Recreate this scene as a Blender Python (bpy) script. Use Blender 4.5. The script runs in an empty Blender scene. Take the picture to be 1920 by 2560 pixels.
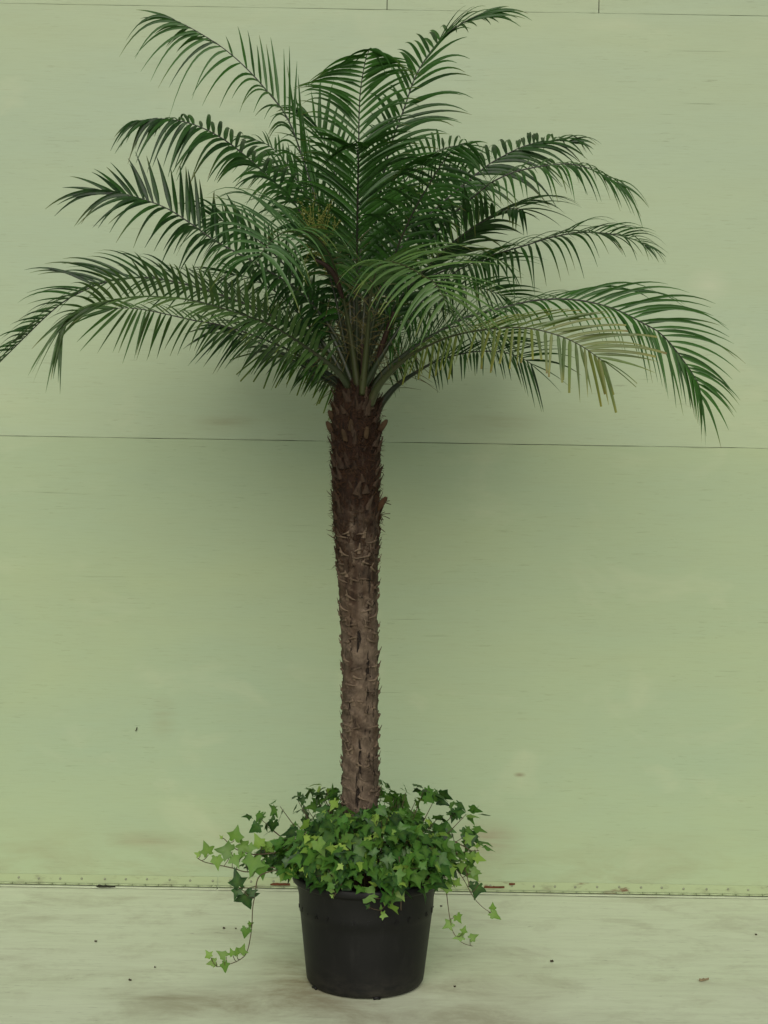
import bpy, bmesh, math, random
from mathutils import Vector, Matrix, noise
R = random.Random(11)
scene = bpy.context.scene
COL = scene.collection

# ------------------------------------------------------------------ camera
CAMD, CAMZ, F, TH = 4.60, 1.570, 3400.0, 0.0165
WALL_Y = 1.037
cam = bpy.data.cameras.new('camera')
cam.sensor_fit = 'VERTICAL'; cam.sensor_height = 36.0
cam.lens = 36.0 * F / 2560.0
cam.clip_end = 200.0
cam_o = bpy.data.objects.new('camera', cam); COL.objects.link(cam_o)
ct, st = math.cos(TH), math.sin(TH)
m = Matrix(((ct, -st, 0, 0), (0, 0, -1, -CAMD), (st, ct, 0, CAMZ), (0, 0, 0, 1)))
cam_o.matrix_world = m
scene.camera = cam_o

# ------------------------------------------------------------------ light
SUN_EL, SUN_AZ = 33.0, -2.0       # sun behind the camera, high, veiled by cloud
w = bpy.data.worlds.new('World'); scene.world = w; w.use_nodes = True
nt = w.node_tree
bg = nt.nodes['Background']
sky = nt.nodes.new('ShaderNodeTexSky'); sky.sky_type = 'NISHITA'; sky.sun_disc = False
sky.sun_elevation = math.radians(SUN_EL); sky.sun_rotation = math.radians(180 - SUN_AZ)
sky.air_density = 1.0; sky.dust_density = 4.0; sky.ozone_density = 0.6
hs = nt.nodes.new('ShaderNodeHueSaturation'); hs.inputs['Saturation'].default_value = .35     # overcast: nearly neutral sky
nt.links.new(sky.outputs[0], hs.inputs['Color']); nt.links.new(hs.outputs[0], bg.inputs[0]); bg.inputs[1].default_value = 0.065
sl = bpy.data.lights.new('sun', 'SUN'); sl.energy = 1.5; sl.angle = math.radians(56); sl.color = (1.0, .95, .86)
so = bpy.data.objects.new('sun', sl); COL.objects.link(so)
d = Vector((math.sin(math.radians(SUN_AZ)) * math.cos(math.radians(SUN_EL)), -math.cos(math.radians(SUN_AZ)) * math.cos(math.radians(SUN_EL)), math.sin(math.radians(SUN_EL))))
so.rotation_euler = d.to_track_quat('Z', 'Y').to_euler(); so.location = (0, -6, 8)
vs = scene.view_settings
vs.view_transform = 'Standard'; vs.look = 'None'; vs.gamma = 1; vs.use_curve_mapping = False
vs.exposure = 0.17

# ------------------------------------------------------------------ helpers
def P(px, py, d=0.0):
    """point seen at photo pixel (px,py), d metres in front of the palm's axis plane"""
    x, y = px - 960.0, 1280.0 - py
    u, v = x * ct - y * st, x * st + y * ct
    D = CAMD - d
    return Vector((u / F * D, -d, CAMZ + v / F * D))

def V2(dx, dy, d=0.0):
    x, y = dx, -dy
    u, v = x * ct - y * st, x * st + y * ct
    D = CAMD - d
    return Vector((u / F * D, 0, v / F * D))

class MB:
    def __init__(s): s.v = []; s.f = []; s.m = []; s.c = []; s.sm = True
    def vert(s, p, c=(0, 0, 0)):
        s.v.append(tuple(p)); s.c.append(c); return len(s.v) - 1
    def face(s, idx, mi=0): s.f.append(tuple(idx)); s.m.append(mi)
    def tube(s, pts, rad, n=6, c=(0, 0, 0), mi=0, cap=True, flat=None):
        rings = []
        prev = None
        for i, p in enumerate(pts):
            a = pts[max(0, i - 1)]; b = pts[min(len(pts) - 1, i + 1)]
            t = (Vector(b) - Vector(a))
            if t.length < 1e-9: t = Vector((0, 0, 1))
            t.normalize()
            ref = prev if prev is not None else (Vector((0, 1, 0)) if abs(t.y) < .9 else Vector((1, 0, 0)))
            x = (ref - t * ref.dot(t))
            if x.length < 1e-6: x = t.orthogonal()
            x.normalize(); y = t.cross(x); prev = x
            r = rad[i] if hasattr(rad, '__len__') else rad
            cc = c[i] if isinstance(c, list) else c
            rings.append([s.vert(Vector(p) + (x * math.cos(k * 2 * math.pi / n) + y * math.sin(k * 2 * math.pi / n)) * r, cc) for k in range(n)])
        for i in range(len(rings) - 1):
            for k in range(n):
                s.face((rings[i][k], rings[i][(k + 1) % n], rings[i + 1][(k + 1) % n], rings[i + 1][k]), mi)
        if cap:
            s.face(rings[0][::-1], mi); s.face(rings[-1], mi)
    def box(s, x0, x1, y0, y1, z0, z1, mi=0):
        i = [s.vert(p) for p in ((x0,y0,z0),(x1,y0,z0),(x1,y1,z0),(x0,y1,z0),(x0,y0,z1),(x1,y0,z1),(x1,y1,z1),(x0,y1,z1))]
        for q in ((0,3,2,1),(4,5,6,7),(0,1,5,4),(1,2,6,5),(2,3,7,6),(3,0,4,7)): s.face([i[k] for k in q], mi)
    def lathe(s, prof, n=64, mi=0, c=(0,0,0), cap0=False, cap1=False):
        rings = [[s.vert((r * math.cos(2*math.pi*k/n), r * math.sin(2*math.pi*k/n), z), c) for k in range(n)] for r, z in prof]
        for a, b in zip(rings, rings[1:]):
            for k in range(n): s.face((a[k], a[(k+1) % n], b[(k+1) % n], b[k]), mi)
        if cap0: s.face(rings[0][::-1], mi)
        if cap1: s.face(rings[-1], mi)
    def build(s, name, mats, parent=None, smooth=True, origin=None):
        me = bpy.data.meshes.new(name)
        if origin is not None:
            o = Vector(origin); vs_ = [tuple(Vector(p) - o) for p in s.v]
        else: vs_ = s.v
        me.from_pydata(vs_, [], s.f)
        for mm in (mats if isinstance(mats, (list, tuple)) else [mats]): me.materials.append(mm)
        me.polygons.foreach_set('material_index', s.m)
        me.polygons.foreach_set('use_smooth', [smooth] * len(s.f))
        at = me.color_attributes.new('tint', 'FLOAT_COLOR', 'POINT')
        at.data.foreach_set('color', [x for c in s.c for x in (c[0], c[1], c[2], 1.0)])
        me.update()
        ob = bpy.data.objects.new(name, me); COL.objects.link(ob)
        if origin is not None: ob.location = origin
        if parent is not None: ob.parent = parent
        return ob

def empty(name, loc=(0, 0, 0)):
    o = bpy.data.objects.new(name, None); o.location = loc; o.empty_display_size = .1; COL.objects.link(o); return o
def tag(o, label=None, cat=None, group=None, kind=None):
    if label: o['label'] = label
    if cat: o['category'] = cat
    if group: o['group'] = group
    if kind: o['kind'] = kind
    return o

# ------------------------------------------------------------------ materials
def mat(name):
    m_ = bpy.data.materials.new(name); m_.use_nodes = True
    return m_, m_.node_tree, m_.node_tree.nodes['Principled BSDF']
class NB:
    def __init__(s, t): s.t = t
    def n(s, typ, **kw):
        nd = s.t.nodes.new(typ)
        for k, v in kw.items(): setattr(nd, k, v)
        return nd
    def l(s, a, b): s.t.links.new(a, b)
    def coord(s, scale=(1,1,1), loc=(0,0,0), rot=(0,0,0)):
        tc = s.n('ShaderNodeTexCoord'); mp = s.n('ShaderNodeMapping')
        mp.inputs['Scale'].default_value = scale; mp.inputs['Location'].default_value = loc; mp.inputs['Rotation'].default_value = rot
        s.l(tc.outputs['Object'], mp.inputs[0]); return mp.outputs[0]
    def noise(s, vec, scale, detail=4, rough=.55, dist=0.0):
        nz = s.n('ShaderNodeTexNoise'); nz.inputs['Scale'].default_value = scale; nz.inputs['Detail'].default_value = detail
        nz.inputs['Roughness'].default_value = rough; nz.inputs['Distortion'].default_value = dist
        s.l(vec, nz.inputs['Vector']); return nz.outputs['Fac']
    def ramp(s, fac, stops):
        r = s.n('ShaderNodeValToRGB'); e = r.color_ramp.elements
        while len(e) < len(stops): e.new(.5)
        for el, (p, c) in zip(e, stops):
            el.position = p; el.color = (c, c, c, 1) if not hasattr(c, '__len__') else (*c, 1)
        s.l(fac, r.inputs[0]); return r.outputs[0]
    def mix(s, fac, a, b, blend='MIX'):
        x = s.n('ShaderNodeMix', data_type='RGBA', blend_type=blend)
        for sock, val in ((x.inputs[0], fac), (x.inputs[6], a), (x.inputs[7], b)):
            if hasattr(val, 'is_linked') or hasattr(val, 'links'): s.l(val, sock)
            elif hasattr(val, '__len__'): sock.default_value = (*val, 1)
            else: sock.default_value = val
        return x.outputs[2]
    def math(s, op, a, b=None, clamp=False):
        x = s.n('ShaderNodeMath', operation=op); x.use_clamp = clamp
        for sock, val in ((x.inputs[0], a), (x.inputs[1], b)):
            if val is None: continue
            if hasattr(val, 'links'): s.l(val, sock)
            else: sock.default_value = val
        return x.outputs[0]
    def bump(s, h, strength, dist, bsdf):
        b = s.n('ShaderNodeBump'); b.inputs['Strength'].default_value = strength; b.inputs['Distance'].default_value = dist
        s.l(h, b.inputs['Height']); s.l(b.outputs[0], bsdf.inputs['Normal'])
    def spot(s, vec_socket, center, scl):
        """soft elliptical mask around a place on the board"""
        mp = s.n('ShaderNodeMapping'); mp.vector_type = 'TEXTURE'
        mp.inputs['Location'].default_value = center; mp.inputs['Scale'].default_value = scl
        s.l(vec_socket, mp.inputs[0])
        g = s.n('ShaderNodeTexGradient', gradient_type='SPHERICAL'); s.l(mp.outputs[0], g.inputs[0])
        return g.outputs['Fac']

WALLC = (0.338, 0.415, 0.240); WALLC2 = (0.310, 0.398, 0.252)
def board_material(name, base, base2, floor=False):
    m_, t, b = mat(name); q = NB(t)
    tc = q.n('ShaderNodeTexCoord'); obj = tc.outputs['Object']
    if floor: sc1, sc2, sc3 = (.35, 1.2, 1), (1.2, 14, 1), (3, 30, 1)
    else: sc1, sc2, sc3 = (.35, 1, 1.0), (.9, 1, 13), (2.2, 1, 60)
    big = q.noise(q.coord(sc1), 1.6, 5, .6, .3)
    col = q.mix(q.ramp(big, [(.35, 0), (.68, 1)]), base, base2)
    grain = q.noise(q.coord(sc2), 2.0, 5, .6, .4)
    col = q.mix(q.math('MULTIPLY', q.ramp(grain, [(.42, 0), (.75, 1)]), .10 if not floor else .25), col, (.33, .34, .21), 'MIX')
    fine = q.noise(q.coord(sc3), 4.0, 4, .65)
    col = q.mix(q.math('MULTIPLY', q.ramp(fine, [(.3, 1), (.5, 0)]), .13), col, (.20, .22, .12))
    # hairline cracks along the veneer
    ck = q.noise(q.coord((1.3, 1, 95) if not floor else (2.5, 60, 1), loc=(3, 1, 7)), 1.0, 3, .6, .6)
    patch = q.noise(q.coord((1.0, 1, 2.2) if not floor else (1, 1.4, 1), loc=(9, 2, 1)), 1.7, 3, .6)
    line = q.math('MULTIPLY', q.ramp(ck, [(.67, 0), (.71, 1)]), q.ramp(patch, [(.50, 0), (.62, 1)]))
    col = q.mix(q.math('MULTIPLY', line, .36), col, (.10, .10, .06))
    da = q.noise(q.coord((11, 1, 150) if not floor else (14, 90, 1), loc=(1, 6, 2)), 1.0, 3, .65, .3)
    pm = q.noise(q.coord((1.4, 1, 2.6) if not floor else (1.4, 2, 1), loc=(5, 8, 4)), 2.1, 4, .65)
    col = q.mix(q.math('MULTIPLY', q.math('MULTIPLY', q.ramp(da, [(.60, 0), (.68, 1)]), q.ramp(pm, [(.44, 0), (.6, 1)])), .3), col, (.13, .13, .075))
    # pale worn patches
    wp = q.noise(q.coord((.8, 1, 1.6) if not floor else (.8, 1, 1), loc=(-4, 5, 2)), 2.3, 4, .6, .5)
    col = q.mix(q.math('MULTIPLY', q.ramp(wp, [(.58, 0), (.75, 1)]), .35), col, (.46, .50, .32) if not floor else (.52, .54, .42))
    if not floor:
        # grubby brown weathering near the foot of the board, a repaired patch, crown shadow painted in
        sep = q.n('ShaderNodeSeparateXYZ'); q.l(obj, sep.inputs[0])
        foot = q.ramp(sep.outputs['Z'], [(.02, 1), (.30, 0)])
        dn = q.noise(q.coord((1.3, 1, 4), loc=(2, 0, 3)), 2.5, 5, .65, .4)
        col = q.mix(q.math('MULTIPLY', q.math('MULTIPLY', foot, q.ramp(dn, [(.42, 0), (.7, 1)])), .5), col, (.23, .20, .11))
        for c_, s_, f_, k_ in (((1.33, WALL_Y, 2.53), (.10, 1, .09), .30, (.47, .50, .35)),
                               ((.58, WALL_Y, .49), (.03, 1, .012), .6, (.20, .18, .10)),
                               ((.46, WALL_Y, 1.95), (.22, 1, .05), .35, (.26, .27, .16)),  # soft shadow of the crown, painted into the board colour
                               ((-.66, WALL_Y, 1.93), (.16, 1, .06), .35, (.26, .27, .16)),  # crown shadow painted darker, left side
                               ((-.90, WALL_Y, .70), (.07, 1, .10), .25, (.24, .22, .12)),
                               ((.44, WALL_Y, .22), (.18, 1, .10), .55, (.27, .24, .15)),
                               ((-.95, WALL_Y, .19), (.20, 1, .05), .35, (.24, .22, .12))):
            g = q.spot(obj, c_, s_)
            g = q.math('MULTIPLY', g, q.ramp(grain, [(.25, 0), (.6, 1.0)]))
            col = q.mix(q.math('MULTIPLY', g, f_ * 1.6, True), col, k_)
        rr = q.math('ADD', q.math('MULTIPLY', grain, .2), .45)
    else:
        dirt = q.noise(q.coord((1.2, 1.9, 1), loc=(1, 4, 0)), 2.4, 9, .72, .4)
        col = q.mix(q.math('MULTIPLY', q.ramp(dirt, [(.5, 0), (.74, 1)]), .45), col, (.25, .22, .13))
        sp = q.noise(q.coord((9, 26, 1), loc=(5, 4, 0)), 2.0, 4, .6)
        near = q.noise(q.coord((.7, 1.2, 1), loc=(3, 3, 0)), 1.6, 3, .5)
        col = q.mix(q.math('MULTIPLY', q.math('MULTIPLY', q.ramp(sp, [(.66, 0), (.74, 1)]), q.ramp(near, [(.45, 0), (.6, 1)])), .6), col, (.13, .11, .07))
        for c_, s_, f_, k_ in (((-.24, .0, 0), (.22, .42, 1), .8, (.20, .165, .085)),
                               ((-.30, -.30, 0), (.55, .22, 1), .6, (.24, .20, .12)),
                               ((.35, -.10, 0), (.35, .45, 1), .45, (.27, .24, .15)),
                               ((-.66, -.22, 0), (.30, .14, 1), .5, (.24, .21, .13)),
                               ((.25, -.42, 0), (.8, .22, 1), .4, (.28, .25, .17))):
            g = q.spot(obj, c_, s_)
            g = q.math('MULTIPLY', g, q.ramp(dirt, [(.30, 0), (.6, 1.0)]))
            col = q.mix(q.math('MULTIPLY', g, f_ * 1.35, True), col, k_)
        rr = q.math('ADD', q.math('MULTIPLY', dirt, .25), .38)
    q.l(col, b.inputs['Base Color']); q.l(rr, b.inputs['Roughness'])
    b.inputs['Specular IOR Level'].default_value = .35
    hh = q.math('ADD', q.math('MULTIPLY', fine, .6), q.math('MULTIPLY', line, -1.2))
    q.bump(hh, .35, .002, b)
    return m_
M_WALL = board_material('green_painted_board', WALLC, WALLC2)
M_WALL_UP = board_material('paler_green_painted_board', (.358, .434, .266), (.334, .418, .278))
M_FLOOR = board_material('pale_green_painted_deck', (.59, .66, .47), (.61, .665, .495), True)

def simple(name, c, rough=.6, spec=.4, nscale=30, amt=.25, bump=.0, c2=None, metal=0):
    m_, t, b = mat(name); q = NB(t)
    nz = q.noise(q.coord(), nscale, 5, .6)
    c2 = c2 or tuple(x * .55 for x in c)
    q.l(q.mix(q.ramp(nz, [(.35, 0), (.7, amt * 2.5 if amt * 2.5 < 1 else 1)]), c, c2), b.inputs['Base Color'])
    b.inputs['Roughness'].default_value = rough; b.inputs['Specular IOR Level'].default_value = spec; b.inputs['Metallic'].default_value = metal
    if bump: q.bump(nz, bump, .004, b)
    return m_
M_STRIP, _t, _b = mat('painted_hinge_metal'); _q = NB(_t)
_n1 = _q.noise(_q.coord((3, 1, 9)), 3.0, 6, .7); _n2 = _q.noise(_q.coord((1.0, 1, 2), loc=(2.2, 0, 0)), 2.2, 4, .6)
_c = _q.mix(_q.math('MULTIPLY', _q.ramp(_n1, [(.53, 0), (.66, 1)]), .4), (.325, .395, .215), (.13, .12, .07))
_c = _q.mix(_q.math('MULTIPLY', _q.ramp(_n1, [(.56, 0), (.62, 1)]), _q.ramp(_n2, [(.58, 0), (.66, 1)])), _c, (.13, .055, .025))
_q.l(_c, _b.inputs['Base Color']); _b.inputs['Roughness'].default_value = .6
M_GAP = simple('dark_joint_filler', (.07, .068, .045), .9, .1)
M_SCREW = simple('weathered_screw_metal', (.22, .245, .155), .5, .5, 60, .3)
M_RUST = simple('rusty_flake', (.12, .045, .02), .85, .2, 60, .3)
M_DARKLEAF = simple('withered_dark_leaf', (.03, .032, .02), .8, .2, 40, .3)
M_DRY = simple('dry_tan_leaf', (.24, .19, .11), .8, .2, 40, .3)
M_CRUMB = simple('soil_crumb', (.05, .037, .025), .95, .1, 90, .3)
M_SOIL = simple('potting_soil', (.03, .021, .014), .95, .1, 60, .4, .8)

# pot plastic
M_POT, _t, _b = mat('black_matt_plastic'); _q = NB(_t)
_n = _q.noise(_q.coord((1, 1, 1)), 5, 6, .65, .3); _n2 = _q.noise(_q.coord((1, 1, .25)), 40, 4, .6)
_c = _q.mix(_q.ramp(_n, [(.35, 0), (.75, 1)]), (.006, .0062, .006), (.0095, .0097, .0092))
_c = _q.mix(_q.math('MULTIPLY', _q.ramp(_n2, [(.55, 0), (.75, 1)]), .25), _c, (.026, .026, .024))
_sp = _q.n('ShaderNodeSeparateXYZ'); _tc = _q.n('ShaderNodeTexCoord'); _q.l(_tc.outputs['Object'], _sp.inputs[0])
_ft = _q.ramp(_sp.outputs['Z'], [(.0, 1), (.11, 0)]); _n3 = _q.noise(_q.coord((1, 1, 2.5)), 14, 7, .7)
_c = _q.mix(_q.math('MULTIPLY', _q.math('MULTIPLY', _ft, _q.ramp(_n3, [(.4, 0), (.62, 1)])), .35), _c, (.055, .05, .038))
_c = _q.mix(_q.math('MULTIPLY', _q.ramp(_n3, [(.62, 0), (.7, 1)]), .18), _c, (.06, .058, .05))
_q.l(_c, _b.inputs['Base Color'])
_q.l(_q.math('ADD', _q.math('MULTIPLY', _n, .2), .42), _b.inputs['Roughness'])
_b.inputs['Specular IOR Level'].default_value = .22
_q.bump(_n2, .08, .001, _b)
M_MARK = simple('black_moulded_plastic', (.005, .005, .005), .5, .25)

# palm leaflets : tint.r random, tint.g yellowing, tint.b frond age
def leaf_mat(name, dark, mid, yellow, rough=.42, transl=.22, spec=.5):
    m_, t, b = mat(name); q = NB(t)
    a = q.n('ShaderNodeAttribute', attribute_name='tint'); sp = q.n('ShaderNodeSeparateColor'); q.l(a.outputs['Color'], sp.inputs[0])
    c = q.mix(sp.outputs[0], dark, mid)
    nz = q.noise(q.coord(), 45, 3, .6)
    c = q.mix(q.math('MULTIPLY', q.ramp(nz, [(.4, 0), (.7, 1)]), .25), c, tuple(x * 1.5 for x in mid))
    c = q.mix(sp.outputs[1], c, yellow)
    c = q.mix(sp.outputs[2], c, (.12, .075, .03))
    q.l(c, b.inputs['Base Color']); b.inputs['Roughness'].default_value = rough; b.inputs['Specular IOR Level'].default_value = spec
    tr = q.n('ShaderNodeBsdfTranslucent'); q.l(q.mix(1.0, c, (1.5, 1.9, .55), 'MULTIPLY'), tr.inputs[0])
    mx = q.n('ShaderNodeMixShader'); mx.inputs[0].default_value = transl
    q.l(b.outputs[0], mx.inputs[1]); q.l(tr.outputs[0], mx.inputs[2])
    q.l(mx.outputs[0], t.nodes['Material Output'].inputs[0])
    return m_
M_LEAF = leaf_mat('palm_leaflet', (.006, .027, .005), (.031, .104, .014), (.15, .165, .028), .38, .27, .3)
M_LEAF_PALE_SKYLIT = leaf_mat('pale_or_skylit_palm_leaflet', (.026, .070, .024), (.080, .165, .048), (.21, .205, .03), .36, .2, .4)  # on viewer-facing fronds, sky light on the top sides is put into this colour
M_IVY = leaf_mat('ivy_leaf', (.003, .017, .007), (.040, .132, .018), (.25, .37, .06), .42, .14, .26)
# midribs : tint.r = 0 green petiole .. 1 dark brown rachis
M_RIB, _t, _b = mat('palm_midrib'); _q = NB(_t)
_a = _q.n('ShaderNodeAttribute', attribute_name='tint'); _s = _q.n('ShaderNodeSeparateColor'); _q.l(_a.outputs['Color'], _s.inputs[0])
_n = _q.noise(_q.coord(), 35, 4, .6)
_c = _q.mix(_s.outputs[0], (.011, .022, .005), (.009, .009, .006)); _c = _q.mix(_s.outputs[1], _c, (.07, .08, .02))
_c = _q.mix(_q.math('MULTIPLY', _q.ramp(_n, [(.45, 0), (.7, 1)]), .4), _c, (.05, .035, .018))
_q.l(_c, _b.inputs['Base Color']); _b.inputs['Roughness'].default_value = .45
M_SPINE = simple('palm_spine', (.085, .095, .03), .55, .3, 20, .4, 0, (.10, .065, .02))
M_STEM = simple('ivy_stem', (.075, .038, .024), .6, .3, 60, .4, 0, (.06, .065, .025))
M_FLOWER = simple('palm_flower', (.15, .17, .035), .7, .2, 60, .3, 0, (.10, .12, .025))
M_SPATHE = simple('brown_spathe', (.030, .013, .008), .6, .3, 30, .4)

# bark : tint.r 0 lower grey bark .. 1 upper fibrous, tint.g paler ridge
M_BARK, _t, _b = mat('palm_bark'); _q = NB(_t)
_a = _q.n('ShaderNodeAttribute', attribute_name='tint'); _s = _q.n('ShaderNodeSeparateColor'); _q.l(_a.outputs['Color'], _s.inputs[0])
_n = _q.noise(_q.coord((1, 1, .8)), 22, 6, .68, .4); _nf = _q.noise(_q.coord((1, 1, .3)), 90, 5, .65, .2)
_vc = _q.noise(_q.coord((1, 1, .10)), 55, 3, .6, .5)
_bt = _q.noise(_q.coord((1, 1, .5), loc=(3, 3, 3)), 9, 3, .55)
_lo = _q.mix(_q.ramp(_n, [(.3, 0), (.72, 1)]), (.030, .020, .013), (.165, .125, .088))
_lo = _q.mix(_q.math('MULTIPLY', _q.ramp(_bt, [(.45, 0), (.62, 1)]), .75), _lo, (.055, .032, .017))
_up = _q.mix(_q.ramp(_nf, [(.3, 0), (.75, 1)]), (.005, .003, .0018), (.034, .015, .007))
_c = _q.mix(_s.outputs[0], _lo, _up)
_c = _q.mix(_q.math('MULTIPLY', _s.outputs[1], .8), _c, (.20, .15, .10))
_crk = _q.math('MULTIPLY', _q.ramp(_vc, [(.60, 0), (.64, 1)]), _q.math('SUBTRACT', 1.0, _s.outputs[0]))
_c = _q.mix(_q.math('MULTIPLY', _crk, .9), _c, (.006, .004, .003))
_q.l(_c, _b.inputs['Base Color']); _b.inputs['Roughness'].default_value = .85; _b.inputs['Specular IOR Level'].default_value = .2
_q.bump(_q.math('ADD', _q.math('MULTIPLY', _q.math('ADD', _n, _nf), 1.0), _q.math('MULTIPLY', _crk, -1.5)), .9, .006, _b)
M_FIBRE = simple('palm_fibre', (.032, .014, .006), .85, .15, 30, .5, 0, (.06, .034, .016))
M_CUT = simple('cut_stalk_wood', (.055, .034, .016), .8, .2, 40, .4)

# ------------------------------------------------------------------ setting: floor, wall, hinge strip
HX = 3.6
fl = MB(); fl.sm = False
# one sheet, slightly uneven
NX, NY = 60, 60
ys = [WALL_Y - .012 - (WALL_Y + 8.0) * (j / NY) ** 1.6 for j in range(NY + 1)]
g = [[fl.vert((-HX + 2 * HX * i / NX, y, .0025 * noise.noise(Vector((i * .35, y * 1.7, 0))) - .0012)) for i in range(NX + 1)] for y in ys]
for j in range(NY):
    for i in range(NX): fl.face((g[j][i], g[j + 1][i], g[j + 1][i + 1], g[j][i + 1]))
floor = fl.build('floor', M_FLOOR); tag(floor, 'pale green painted boards laid flat under the pot', 'floor', kind='structure')

wall = empty('backdrop_wall', (0, WALL_Y, 0))
tag(wall, 'flat green painted plywood wall behind the palm, with hairline panel joints', 'wall')
def panel(x0, x1, z0, z1, nx=70, wob=.0012, mt=None):
    p = MB(); y0, y1 = WALL_Y, WALL_Y + .018
    # front sheet with slightly wavy top and bottom edge, then thickness
    def e(x, z, k): return z + wob * noise.noise(Vector((x * 6, k, z))) + .0006 * noise.noise(Vector((x * 45, k, 3 * z)))
    top, bot, tb, bb = [], [], [], []
    for i in range(nx + 1):
        x = x0 + (x1 - x0) * i / nx
        zt, zb = e(x, z1, 1.3), e(x, z0, 5.1)
        bul = .004 * noise.noise(Vector((x * .8, z1, 7)))
        top.append(p.vert((x, y0, zt))); bot.append(p.vert((x, y0, zb)))
        tb.append(p.vert((x, y1, zt))); bb.append(p.vert((x, y1, zb)))
    for i in range(nx):
        p.face((bot[i], bot[i + 1], top[i + 1], top[i])); p.face((bb[i + 1], bb[i], tb[i], tb[i + 1]))
        p.face((top[i], top[i + 1], tb[i + 1], tb[i])); p.face((bot[i + 1], bot[i], bb[i], bb[i + 1]))
    p.face((bot[0], top[0], tb[0], bb[0])); p.face((top[-1], bot[-1], bb[-1], tb[-1]))
    o = p.build('panel', mt or M_WALL, wall, smooth=False)
    o.location = (0, -WALL_Y, 0)
    return o
G = .0019
panel(-HX, HX, .002, 1.860 - G / 2, 260)
panel(-HX, HX, 1.860 + G / 2, 3.652 - .0006, 260, .0012, M_WALL_UP)
xs = [-HX, -.022, .856, 1.733, HX]
for a, b_ in zip(xs, xs[1:]):
    panel(a + .0018, b_ - .0018, 3.652 + .0006 + R.uniform(0, .0002), 4.75, 90, .0007, M_WALL_UP)
bk = MB(); bk.box(-HX, HX, WALL_Y + .0195, WALL_Y + .06, .002, 4.75)
o = bk.build('backing_frame', M_GAP, wall, smooth=False); o.location = (0, -WALL_Y, 0)

def hinge(x0, x1, label):
    t = empty('hinge_strip', ((x0 + x1) / 2, WALL_Y, 0)); tag(t, label, 'metal strip', 'metal strips along the foot of the wall')
    off = Vector(t.location)
    a = MB(); n = 90
    rows = []
    for i in range(n + 1):
        x = x0 + (x1 - x0) * i / n
        dz = .0012 * noise.noise(Vector((x * 3, 0, 0))); dy = .0008 * noise.noise(Vector((x * 7, 4, 0)))
        rows.append([a.vert((x, WALL_Y - .0008, .048 + dz)), a.vert((x, WALL_Y - .0035 + dy, .047 + dz)), a.vert((x, WALL_Y - .0035 + dy, .013)), a.vert((x, WALL_Y - .0008, .012))])
    for r0, r1 in zip(rows, rows[1:]):
        for k in range(3): a.face((r0[k], r0[k + 1], r1[k + 1], r1[k]))
    a.face(rows[0][::-1]); a.face(rows[-1])
    o = a.build('wall_flange', M_STRIP, t, smooth=False); o.location = -off
    kn = MB(); x = x0
    while x < x1 - .01:
        e = min(x + .055, x1); kn.tube([(x, WALL_Y - .006, .0085), (e - .003, WALL_Y - .006, .0085)], .0042, 8); x = e
    o = kn.build('hinge_knuckle', M_STRIP, t); o.location = -off
    fo = MB(); fo.box(x0, x1, WALL_Y - .034, WALL_Y - .013, .0022, .0042)
    o = fo.build('floor_flange', M_FLOOR, t, smooth=False); o.location = -off
    # screws
    sc = MB(); sc.lathe([(.0052, 0), (.0050, .0012), (.0038, .0022), (.0012, .0024)], 12, cap1=True)
    first = None; x = x0 + .05
    while x < x1 - .02:
        if abs(x) < 1.85:
            if first is None: first = sc.build('screw', M_SCREW, t); s = first
            else:
                s = first.copy(); COL.objects.link(s); s.parent = t
            s.rotation_euler = (math.pi / 2, R.random(), 0)
            s.location = Vector((x + R.uniform(-.004, .004), WALL_Y - .0034, .031 + R.uniform(-.002, .002))) - off
        x += .0895
hinge(-HX, -.665, 'painted metal hinge strip along the wall foot, left of the pot')
hinge(-.661, HX, 'painted metal hinge strip along the wall foot, behind the pot and right, with rust')

# ------------------------------------------------------------------ pot
pot_p = P(913, 2440, 0); PX = pot_p.x
PY = -.035
pot = empty('plant_pot', (PX, PY, 0)); tag(pot, 'black matt plastic nursery pot standing on the floor, holding the palm and ivy', 'pot')
HP, RT, RB = .362, .236, .198
pb = MB()
prof = [(.02, .006), (RB - .03, .006), (RB - .018, .001), (RB - .008, .004), (RB - .002, .014), (RB, .028)]
for k in range(1, 9):
    z = .028 + (.235 - .028) * k / 8; prof.append((RB + (RT - RB) * (z - .028) / (HP - .028), z))
rr = RB + (RT - RB) * (.235 - .028) / (HP - .028)
prof += [(rr + .0025, .239), (rr + .004, .262), (rr + .0045, .285), (RT - .002, .328), (RT, .334), (RT + .010, .337), (RT + .013, .341), (RT + .013, .358), (RT + .010, .362), (RT - .004, .362), (RT - .006, .355), (RT - .012, .30)]
pb.lathe(prof, 96, cap0=True)
for f in range(len(pb.f)): pass
pbo = pb.build('pot_body', M_POT, pot)
soil = MB()
rings = []
for r in (.0, .06, .12, .17, RT - .008):
    rings.append([soil.vert((r * math.cos(2*math.pi*k/40), r * math.sin(2*math.pi*k/40), .325 + .008 * noise.noise(Vector((r * 30, k * .5, 0))))) for k in range(40)])
for a, b_ in zip(rings, rings[1:]):
    for k in range(40): soil.face((a[k], a[(k+1) % 40], b_[(k+1) % 40], b_[k]))
soil.build('soil', M_SOIL, pot)
def rad_at(z): return rr + .004
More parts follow.
